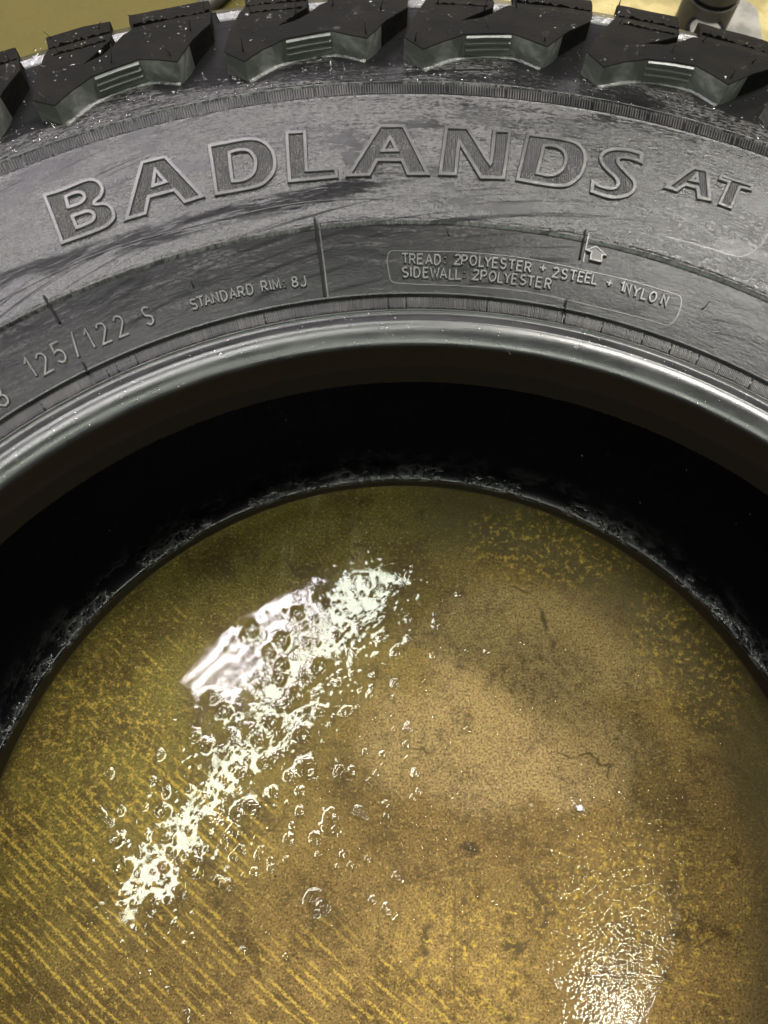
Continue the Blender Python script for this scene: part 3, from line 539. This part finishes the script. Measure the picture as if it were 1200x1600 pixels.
# ---- raised lettering
def smooth_loop(pts, closed=True, keep=42, n=4):
    """round a traced outline but keep its corners"""
    pts = [Vector(p) for p in pts]; m_ = len(pts); out = []
    def corner(i):
        if not closed and i in (0, m_ - 1): return True
        a = pts[i] - pts[i - 1]; b = pts[(i + 1) % m_] - pts[i]
        return a.angle(b, 0) > math.radians(keep)
    def tang(i):
        if corner(i): return None
        return (pts[(i + 1) % m_] - pts[i - 1]) * .5
    for i in range(m_ if closed else m_ - 1):
        a, b = pts[i], pts[(i + 1) % m_]; ch = b - a; L = ch.length
        ta, tb = tang(i), tang((i + 1) % m_)
        if ta is None and tb is None: out.append(a); continue
        ta = ch if ta is None else ta.normalized() * L; tb = ch if tb is None else tb.normalized() * L
        for k in range(n):
            t = k / n; out.append((2 * t ** 3 - 3 * t * t + 1) * a + (t ** 3 - 2 * t * t + t) * ta + (-2 * t ** 3 + 3 * t * t) * b + (t ** 3 - t * t) * tb)
    if not closed: out.append(pts[-1])
    return out
def dense(pts, closed, step):
    out = []; m_ = len(pts)
    for i in range(m_ if closed else m_ - 1):
        a, b = pts[i], pts[(i + 1) % m_]; k = max(1, int((b - a).length / step))
        out += [a.lerp(b, j / k) for j in range(k)]
    if not closed: out.append(pts[-1])
    return out
def sweep(vs, fs, pts, prof, closed, zf):
    """sweep a cross-section (offset, height) along a path laid on the sidewall"""
    m_ = len(pts); k0 = len(vs); np_ = len(prof)
    for i in range(m_):
        if closed: a, b = pts[i] - pts[i - 1], pts[(i + 1) % m_] - pts[i]
        else: a = pts[i] - pts[max(i - 1, 0)]; b = pts[min(i + 1, m_ - 1)] - pts[i]
        if a.length < 1e-9: a = b
        if b.length < 1e-9: b = a
        a = a.normalized(); b = b.normalized(); na, nb = Vector((-a.y, a.x, 0)), Vector((-b.y, b.x, 0)); nn = (na + nb)
        nn = nn.normalized() if nn.length > 1e-6 else na; nn = nn / max(.45, nn.dot(na))
        for o, h_ in prof:
            p = pts[i] + nn * o; vs.append(Vector((p.x, p.y, zf(p.xy.length) + h_)))
    for i in range(m_ if closed else m_ - 1):
        i2 = (i + 1) % m_
        for j in range(np_ - 1): fs.append((k0 + i * np_ + j, k0 + i2 * np_ + j, k0 + i2 * np_ + j + 1, k0 + i * np_ + j + 1))
    if not closed:
        fs.append(tuple(k0 + j for j in range(np_))); fs.append(tuple(k0 + (m_ - 1) * np_ + j for j in range(np_))[::-1])
def flat_fill(loops, cut=.0035):
    bm = bmesh.new(); allv = []
    for l in loops: allv += l
    tris = geometry.tessellate_polygon([[v.copy() for v in l] for l in loops]); bv = [bm.verts.new(v) for v in allv]
    for t in tris:
        try: bm.faces.new([bv[i] for i in t])
        except ValueError: pass
    xs_ = [v.x for v in allv]; ys_ = [v.y for v in allv]
    for ax, lo, hi in ((Vector((1, 0, 0)), min(xs_), max(xs_)), (Vector((0, 1, 0)), min(ys_), max(ys_))):
        c = lo + cut
        while c < hi:
            bmesh.ops.bisect_plane(bm, geom=bm.verts[:] + bm.edges[:] + bm.faces[:], plane_co=ax * c, plane_no=ax, dist=1e-7); c += cut
    bmesh.ops.recalc_face_normals(bm, faces=bm.faces[:])
    for f in bm.faces:
        if f.normal.z < 0: f.normal_flip()
    return bm
for ch, loops in LETTERS:
    L3 = [smooth_loop([P(t, r / 1000) for t, r in l]) for l in loops]
    vs, fs = [], []; hw = .00085 if ch != 'T' and loops[0][0][0] < 19 else .0007
    for l in L3: sweep(vs, fs, dense(l, True, .003), [(-hw - .0002, -.0003), (-hw, .0008), (-hw * .8, .00105), (hw * .8, .00105), (hw, .0008), (hw + .0002, -.0003)], True, zside)
    lo = link('letter', mesh('letter', vs, fs), M['ridge'], tyre); lo['label'] = 'raised outlined block letter ' + ch
    bm = flat_fill(L3)
    for v in bm.verts: v.co.z = zside(v.co.xy.length) + .00028
    link('letter_fill', bm_mesh('letter_fill', bm), M['infill'], lo)

def arc(cx, cy, rx, ry, a0, a1, n=7):
    return [(cx + rx * math.cos(math.radians(a0 + (a1 - a0) * i / n)), cy + ry * math.sin(math.radians(a0 + (a1 - a0) * i / n))) for i in range(n + 1)]
# stroke alphabet: x about -0.35..0.35, y -0.5..0.5
GL = {
 'S': [arc(0, .25, .27, .25, 30, 270) + arc(0, -.25, .29, .25, 90, -150)], 'T': [[(-.34, .5), (.34, .5)], [(0, .5), (0, -.5)]],
 'A': [[(-.34, -.5), (0, .5), (.34, -.5)], [(-.2, -.14), (.2, -.14)]], 'N': [[(-.28, -.5), (-.28, .5), (.28, -.5), (.28, .5)]],
 'D': [[(-.28, -.5), (-.28, .5), (0, .5)] + arc(0, 0, .32, .5, 90, -90)[1:] + [(-.28, -.5)]],
 'R': [[(-.28, -.5), (-.28, .5), (.05, .5)] + arc(.05, .23, .24, .27, 90, -90)[1:] + [(-.28, -.04)], [(.02, -.04), (.3, -.5)]],
 'P': [[(-.28, -.5), (-.28, .5), (.05, .5)] + arc(.05, .23, .24, .27, 90, -90)[1:] + [(-.28, -.04)]],
 'I': [[(0, .5), (0, -.5)]], 'M': [[(-.36, -.5), (-.34, .5), (0, -.3), (.34, .5), (.36, -.5)]], ':': [[(0, .28), (0, .16)], [(0, -.3), (0, -.42)]],
 '8': [arc(0, .25, .25, .25, 90, 450, 12), arc(0, -.25, .3, .25, 90, 450, 12)], 'J': [[(.2, .5), (.2, -.25)] + arc(-.05, -.25, .25, .25, 0, -170)[1:]],
 'E': [[(.28, .5), (-.26, .5), (-.26, -.5), (.3, -.5)], [(-.26, .02), (.2, .02)]], '2': [arc(0, .22, .28, .28, 160, -20) + [(-.3, -.5), (.32, -.5)]],
 'O': [arc(0, 0, .34, .5, 90, 450, 16)], 'L': [[(-.24, .5), (-.24, -.5), (.28, -.5)]], 'Y': [[(-.34, .5), (0, .02), (.34, .5)], [(0, .02), (0, -.5)]],
 'W': [[(-.46, .5), (-.23, -.5), (0, .35), (.23, -.5), (.46, .5)]], '+': [[(-.45, 0), (.45, 0)], [(0, .45), (0, -.45)]],
 '1': [[(-.22, .24), (.03, .5), (.03, -.5)]], '5': [[(.26, .5), (-.2, .5), (-.24, .06)] + arc(-.02, -.18, .3, .32, 130, -150)], '/': [[(.17, .55), (-.17, -.55)]],
}
for word, pos, px in SMALL_TEXT:
    size = px / 3080.0; hw = .00062 if px < 20 else .00072; asp = .92 if px < 20 else .70
    for ch, (t, r) in zip(word, pos):
        c = P(t, r / 1000); up = c.normalized(); rt = Vector((up.y, -up.x, 0)); vs, fs = [], []
        for k, st in enumerate(GL[ch]):
            pts = [c + rt * (x * size * asp) + up * (y * size) for x, y in st]
            h_ = .00085 + .00003 * k
            sweep(vs, fs, pts, [(-hw, -.0002), (-hw * .8, h_ * .7), (-hw * .35, h_), (hw * .35, h_), (hw * .8, h_ * .7), (hw, -.0002)], False, zside)
        link('digit' if ch.isdigit() else ('letter' if ch.isalpha() else 'punctuation_mark'), mesh('small_letter', vs, fs), M['text'], tyre)
def ridge(name, pts, hw, h_, mat, closed=False, zf=zside, sm=True):
    pts = [P(t, r / 1000) for t, r in pts]
    if sm: pts = smooth_loop(pts, closed)
    vs, fs = [], []; sweep(vs, fs, dense(pts, closed, .004), [(-hw, -.0002), (-hw * .6, h_), (hw * .6, h_), (hw, -.0002)], closed, zf)
    return link(name, mesh(name, vs, fs), mat, tyre)
ridge('text_frame', FRAME, .00022, .00022, M['text'], True)
ridge('text_frame', FRAME_RIGHT, .0003, .00012, M['text'])
ridge('moulded_ring', [(t, 308.4 + .6 * math.sin(t * .4)) for t in np.arange(-38, -4, 1.0)], .00022, .0003, M['ridge'])
for d in (MARK_A, MARK_B, MARK_C): ridge('mould_line', d, .00055, .0012, M['black'], sm=False)
ridge('mould_line', [(t + .28, r - .4) for t, r in MARK_A], .0003, .0006, M['text'], sm=False)
ridge('mould_line', [(t + .32, r - 1) for t, r in MARK_C], .0003, .0006, M['text'], sm=False)
for t, r in GAPS: ridge('mould_line', [(t, 263.2), (t, 268.2)], .0005, .0014, M['black'], sm=False, zf=lambda r: max(zside(r), .2506 - ZO))
apts = [P(t, r / 1000) for t, r in ARROW]; bm = flat_fill([apts])
ex = bmesh.ops.extrude_face_region(bm, geom=bm.faces[:]); top = {v for v in ex['geom'] if isinstance(v, bmesh.types.BMVert)}
for v in bm.verts: v.co.z = zside(v.co.xy.length) + (.0011 if v in top else -.0002)
am = link('arrow_mark', bm_mesh('arrow_mark', bm), M['arrow'], tyre)
vs, fs = [], []; sweep(vs, fs, dense(apts, True, .003), [(-.0004, -.0002), (-.0003, .0014), (.0003, .0014), (.0004, -.0002)], True, zside)
link('arrow_outline', mesh('arrow_outline', vs, fs), M['ridge'], am)

# ---- rubber hairs
def hair_mesh(L, r=.00036, bend=.25):
    vs, fs = [], []; n = 6; rows = 6
    for k in range(rows):
        t = k / (rows - 1); c = Vector((bend * L * t * t, 0, L * t)); rr = r * (1.5 - .8 * min(t * 3, 1) - .3 * t)
        for i in range(n): vs.append(c + Vector((rr * math.cos(6.283 * i / n), rr * math.sin(6.283 * i / n), 0)))
    for k in range(rows - 1):
        for i in range(n): fs.append((k * n + i, k * n + (i + 1) % n, (k + 1) * n + (i + 1) % n, (k + 1) * n + i))
    fs.append(tuple(range((rows - 1) * n, rows * n)))
    m_ = mesh('rubber_hair', vs, fs, True); m_.materials.append(M['hair']); return m_
HAIRS = [hair_mesh(.0050), hair_mesh(.0062, bend=.12), hair_mesh(.0042, bend=.4), hair_mesh(.0075, .0003, .2)]
def hair(deg, r, z, k=None, parent=tyre, lean=.25):
    o = link('rubber_hair', HAIRS[random.randrange(len(HAIRS)) if k is None else k], None, parent)
    o.location = P(deg, r, z - .0002); o.rotation_euler = (random.gauss(0, lean), random.gauss(0, lean), random.uniform(0, 6.28)); return o
for t, r in SPEW: hair(t, r / 1000, zside(r / 1000), 2)
for t, r in NUBS: o = hair(t, .2424, .2465 - ZO, 2); o.scale = (1, 1, .5)

# ---- shoulder lugs
LUG_TOP = np.array([(.30, .27), (.378, .2660), (.385, .2655), (.405, .2620), (.425, .2555), (.4365, .2490), (.450, .2435), (.460, .2380), (.466, .2290), (.470, .20)])
BASE = np.concatenate([SIDE, [(.452, .2382), (.458, .229), (.4605, .21), (.47, .12)]])
def ztop(r): return float(np.interp(r, LUG_TOP[:, 0], LUG_TOP[:, 1])) - ZO
def zbase(r): return float(np.interp(r, BASE[:, 0], BASE[:, 1])) - ZO
OUT = [(0, .3823), (1.4, .3884), (2.85, .3945), (4.5, .3966), (6.1, .3980), (7.2, .3945), (8.4, .3905), (9.8, .4050), (11.15, .4190), (11.3, .4300), (11.3, .4455), (11.3, .4600), (10.9, .4640), (8.6, .4645), (7.45, .4645), (7.40, .4600), (6.2, .4595),
       (6.15, .4450), (6.1, .4320), (4.75, .4165), (3.9, .4100), (2.6, .4056), (3.5, .4125), (4.7, .4225), (4.85, .4320), (4.85, .4450), (4.85, .4595), (3.25, .4600), (3.20, .4645), (1.8, .4640), (.80, .4600), (.78, .4480), (.75, .4370), (.1, .4200), (-.55, .4050), (-1.2, .3910)]
def lug_mesh(seed):
    rnd = random.Random(seed); off = [P(t + rnd.gauss(0, .04), r + (rnd.gauss(0, .0006) if r > .43 else rnd.gauss(0, .0002))) for t, r in OUT]
    bm = bmesh.new(); bv = [bm.verts.new(v) for v in off]
    for t in geometry.tessellate_polygon([off]): bm.faces.new([bv[i] for i in t])
    # cut along circles of equal radius (as short chords) so that the top follows the shoulder
    for rr in (.392, .400, .408, .416, .425, .4365, .4366, .445, .452, .460):
        for dg in (0, 2.5, 5, 7.5, 10):
            pass
        n_ = P(5, 1); bmesh.ops.bisect_plane(bm, geom=bm.verts[:] + bm.edges[:] + bm.faces[:], plane_co=P(5, rr), plane_no=n_, dist=1e-6)
    for dg in (0, 1.5, 3, 4.5, 6, 7.5, 9, 10.3):
        n_ = P(dg + 90, 1); bmesh.ops.bisect_plane(bm, geom=bm.verts[:] + bm.edges[:] + bm.faces[:], plane_co=P(dg, .4), plane_no=n_, dist=1e-6)
    bmesh.ops.recalc_face_normals(bm, faces=bm.faces[:])
    if sum(f.normal.z for f in bm.faces) < 0: bmesh.ops.reverse_faces(bm, faces=bm.faces[:])
    edges = [e for e in bm.edges if e.is_boundary]
    ex = bmesh.ops.extrude_edge_only(bm, edges=edges); low = {v for v in ex['geom'] if isinstance(v, bmesh.types.BMVert)}
    for v in bm.verts:
        r = v.co.xy.length; ang = math.degrees(math.atan2(v.co.x, v.co.y))
        if v in low:
            drop = zbase(r) - .003; u_ = v.co.xy.normalized()
            k_ = -.0022 if r < .400 else 0.0                                 # the inner wall leans towards the hub
            if r > .455: drop = .09; k_ = .0015
            v.co.x += u_.x * k_; v.co.y += u_.y * k_; v.co.z = drop
        else:
            v.co.z = ztop(r) + .00035 * mnoise.noise(Vector((v.co.x * 90, v.co.y * 90, seed * 5.1)))
    walls = [f for f in bm.faces if any(v in low for v in f.verts)]
    for f in walls:
        if min(v.co.xy.length for v in f.verts) < .404 and f.calc_center_median().xy.length < .4015: f.material_index = 1
    bmesh.ops.recalc_face_normals(bm, faces=bm.faces[:])
    be = [e for e in bm.edges if len(e.link_faces) == 2 and (e.verts[0] in low) == (e.verts[1] in low) == False and e.calc_face_angle(0) > .6]
    bmesh.ops.bevel(bm, geom=be, offset=.0005, segments=2, affect='EDGES', profile=.6)
    me_ = bm_mesh('tread_lug', bm); me_.materials.append(M['lug']); me_.materials.append(M['lugwall'])
    for p in me_.polygons: p.use_smooth = False
    return me_
def bar_mesh(t0, t1):
    """tie bar closing the outer end of a groove; its sloping inner face catches the light"""
    pts = []
    for t, s in ((t0, 1), ((t0 + t1) / 2, 0), (t1, -1)):
        i_ = .25 * s
        pts += [P(t + i_, .4325, zbase(.4325) - .002), P(t + i_ * .4, .4350, zbase(.4350) + .0006), P(t, .4385, zbase(.4385) + .0020), P(t, .4480, zbase(.4480) + .0004), P(t, .4590, zbase(.459) - .01)]
    fs = [(5 * i + j, 5 * i + j + 5, 5 * i + j + 6, 5 * i + j + 1) for i in range(2) for j in range(4)] + [(4, 3, 2, 1, 0), (10, 11, 12, 13, 14)]
    m_ = mesh('tie_bar', pts, fs); m_.materials.append(M['tie']); return m_
def rib_mesh(k):
    """one of the bars moulded on the inner wall of a lug"""
    vs, fs = [], []; f = (k + .6) / 4.2
    for t in np.linspace(3.0, 6.0, 5):
        rt_ = float(np.interp(t, [2.85, 4.5, 6.1], [.3945, .3966, .3980])); z1 = ztop(rt_); z0 = zbase(rt_)
        z = z1 + (z0 - z1) * f; r_ = rt_ - .0022 * f
        for dz, dr in ((.00085, .0004), (.0005, -.0011), (-.0005, -.0011), (-.00085, .0004)): vs.append(P(t, r_ + dr, z + dz))
    for i in range(4):
        for j in range(3): fs.append((4 * i + j, 4 * i + j + 1, 4 * i + j + 5, 4 * i + j + 4))
    fs += [(0, 1, 2, 3), (19, 18, 17, 16)]
    m_ = mesh('rib', vs, fs); m_.materials.append(M['lugwall']); return m_
def flash_mesh(seed, t0, t1, r, hmax=.0016):
    rnd = random.Random(seed); vs, fs = [], []; n = 26
    for i in range(n + 1):
        t = t0 + (t1 - t0) * i / n; rr = r + rnd.gauss(0, .0003); hh = hmax * (rnd.random() ** 1.6) + .0002
        vs += [P(t, rr - .0002, ztop(rr) - .0006), P(t, rr - .00005, ztop(rr) + hh), P(t, rr + .0002, ztop(rr) - .0006)]
    for i in range(n):
        for j in range(2): fs.append((3 * i + j, 3 * i + j + 1, 3 * i + j + 4, 3 * i + j + 3))
    m_ = mesh('mould_flash', vs, fs); m_.materials.append(M['lug']); return m_
def foot_mesh():
    pts = smooth_loop([P(t, r) for t, r in ((.15, .3795), (2.85, .3918), (6.1, .3955), (8.25, .3882))], False); vs, fs = [], []
    sweep(vs, fs, dense(pts, False, .002), [(-.0011, -.0003), (-.0007, .00045), (0, .0008), (.0008, .0011), (.0012, .0002)], False, zside)
    m_ = mesh('wall_foot', vs, fs, True); m_.materials.append(M['foot']); return m_
FOOT = foot_mesh(); BARS = [bar_mesh(-1.15, .85), bar_mesh(4.75, 6.25)]
LUGS = [lug_mesh(s) for s in range(4)]; RIBS = [rib_mesh(k) for k in range(3)]
FLASH = [[flash_mesh(10 + s, .85, 4.75, .4372), flash_mesh(20 + s, 6.25, 11.2, .4372), flash_mesh(30 + s, 1.0, 4.4, .4225, .0009)] for s in range(3)]
NL = 29; START = [-26.63, -13.89, -1.80, 10.40]; PITCH = 360 / NL
angs = [START[0] - PITCH * k for k in (3, 2, 1)] + START + [START[3] + PITCH * k for k in range(1, NL - 6)]
HPOS = [(-.3, .3882), (4.45, .4012), (1.11, .423), (4.0, .4165), (8.2, .3952), (6.4, .4230), (9.5, .4148), (4.3, .449), (.95, .455), (7.0, .4350), (10.7, .4400)]
far_v, far_f = [], []
for i, a in enumerate(angs):
    if -55 < a < 42:
        lug = link('tread_lug', LUGS[i % 4], None, tyre); lug.rotation_euler.z = -math.radians(a)
        for k in range(3): link('rib', RIBS[k], None, lug)
        link('wall_foot', FOOT, None, lug)
        for b_ in BARS: link('tie_bar', b_, None, lug)
        for f_ in FLASH[i % 3]: link('mould_flash', f_, None, lug)
        for t, r in HPOS:
            if random.random() < .88: hair(a + t + random.gauss(0, .15), r + random.gauss(0, .0006), ztop(r))
    else:                                              # beyond the frame: joined
        me_ = LUGS[i % 4]; Rm = Matrix.Rotation(-math.radians(a), 3, 'Z'); k0 = len(far_v)
        far_v += [Rm @ v.co for v in me_.vertices]; far_f += [tuple(j + k0 for j in p.vertices) for p in me_.polygons]
tag(link('tread_lugs', mesh('tread_lugs', far_v, far_f), M['lug'], tyre), kind='stuff')

# ---- water drops left on the rubber
dv, df = dome(7, 3); vs, fs = [], []
def drop(deg, r, z, s, flat=.6):
    k = len(vs); c = P(deg, r, z); e = random.uniform(.7, 1.5); a = random.uniform(0, 3.14); ca, sa = math.cos(a), math.sin(a)
    for x, y, z_ in dv: vs.append((c.x + (x * e * ca - y * sa) * s, c.y + (x * e * sa + y * ca) * s, c.z + z_ * s * flat))
    for f in df: fs.append(tuple(i + k for i in f))
for i in range(2300):
    a = random.uniform(-50, 52); r = random.uniform(.384, .455); rel = None
    for st in angs:
        if -.5 < a - st < 11: rel = a - st
    if rel is not None and r > np.interp(rel, [-.5, 0, 2.85, 6.1, 8.4, 11], [.389, .384, .397, .400, .393, .418]) and not (4.3 < rel < 6.6 and r > .402): z = ztop(r)
    else: z = zside(min(r, .443)) if r < .443 else None
    if z is not None: drop(a, r, z, min(.00022 * math.exp(abs(random.gauss(0, .7))), .0013))
for st in START + [START[3] + PITCH]:                     # beads of foam caught at the corner of each lug
    for i in range(34):
        r = random.gauss(.3862, .0022); drop(st - .55 + random.gauss(0, .33), r, zside(r), .0004 * math.exp(abs(random.gauss(0, .5))), .9)
for i in range(900):
    a = random.uniform(-50, 52); r = random.uniform(.372, .392); drop(a, r, zside(r), .00025 * math.exp(abs(random.gauss(0, .5))))
for i in range(500):
    a = random.uniform(-60, 50); r = random.uniform(.2430, .2565); drop(a, r, float(np.interp(r, [p[0] for p in bead_prof[:21]], [p[1] for p in bead_prof[:21]])) - ZO, .0002 * math.exp(abs(random.gauss(0, .5))))
tag(link('water_drops', mesh('water_drops', vs, fs, True), M['bubble']), 'tiny water drops beaded over the tyre rubber', 'water drops', kind='stuff')

# ------------------------------------------------------------------ things on the floor behind the tyre
def solid(name, outline, z0, z1, mat, parent, bev=.002):
    bm = bmesh.new(); vb = [bm.verts.new((x, y, z0)) for x, y in outline]; vt = [bm.verts.new((x, y, z1)) for x, y in outline]; n = len(outline)
    bm.faces.new(vb[::-1]); bm.faces.new(vt)
    for i in range(n): bm.faces.new((vb[i], vb[(i + 1) % n], vt[(i + 1) % n], vt[i]))
    bmesh.ops.bevel(bm, geom=[e for e in bm.edges if e.calc_face_angle(0) > .6], offset=bev, segments=2, affect='EDGES')
    return link(name, bm_mesh(name, bm), mat, parent)
def circ(cx, cy, r, n=40, a0=0, a1=360):
    return [(cx + r * math.cos(math.radians(a0 + (a1 - a0) * i / n)), cy + r * math.sin(math.radians(a0 + (a1 - a0) * i / n))) for i in range(n)]
foot = bpy.data.objects.new('metal_stand', None); COL.objects.link(foot); foot.location = (0.238, 0.688, 0)
tag(foot, 'grey metal stand foot on the floor behind the tyre at top right', 'metal stand')
solid('base_plate', [(-.012, -.06), (-.012, .03), (.0, .045), (.03, .045)] + circ(.040, .026, .019, 10, 80, -10) + [(.059, -.06)], 0, .009, M['steel'], foot)
solid('collar', circ(0, 0, .0225), .009, .045, M['dark_steel'], foot)
solid('gasket', circ(0, 0, .0205), .045, .049, M['black'], foot, .0008)
solid('post', circ(0, 0, .0212), .049, .15, M['dark_steel'], foot)
solid('end_cap', circ(-.006, -.030, .0135), .009, .036, M['steel'], foot, .0015)
solid('cap_ring', circ(-.006, -.030, .0165, 24, -10, 190) + circ(-.006, -.030, .0132, 24, 190, -10), .009, .0365, M['black'], foot, .0003)
bar = bpy.data.curves.new('hose', 'CURVE'); bar.dimensions = '3D'; bar.bevel_depth = .0075; bar.bevel_resolution = 4
sp = bar.splines.new('NURBS'); hp = [(-.262, .60, .008), (-.215, .672, .008), (-.182, .722, .008), (-.13, .79, .008), (-.05, .87, .008)]
sp.points.add(len(hp) - 1); sp.use_endpoint_u = True; sp.order_u = 3
for p_, q_ in zip(sp.points, hp): p_.co = (*q_, 1)
ho = bpy.data.objects.new('tmp_hose', bar); COL.objects.link(ho); bpy.context.view_layer.update()
hm = bpy.data.meshes.new_from_object(ho.evaluated_get(bpy.context.evaluated_depsgraph_get())); hm.name = 'hose'; bpy.data.objects.remove(ho)
hm.materials.clear(); tag(link('hose', hm, M['dark_steel']), 'dark hose lying on the floor just behind the tread', 'hose')
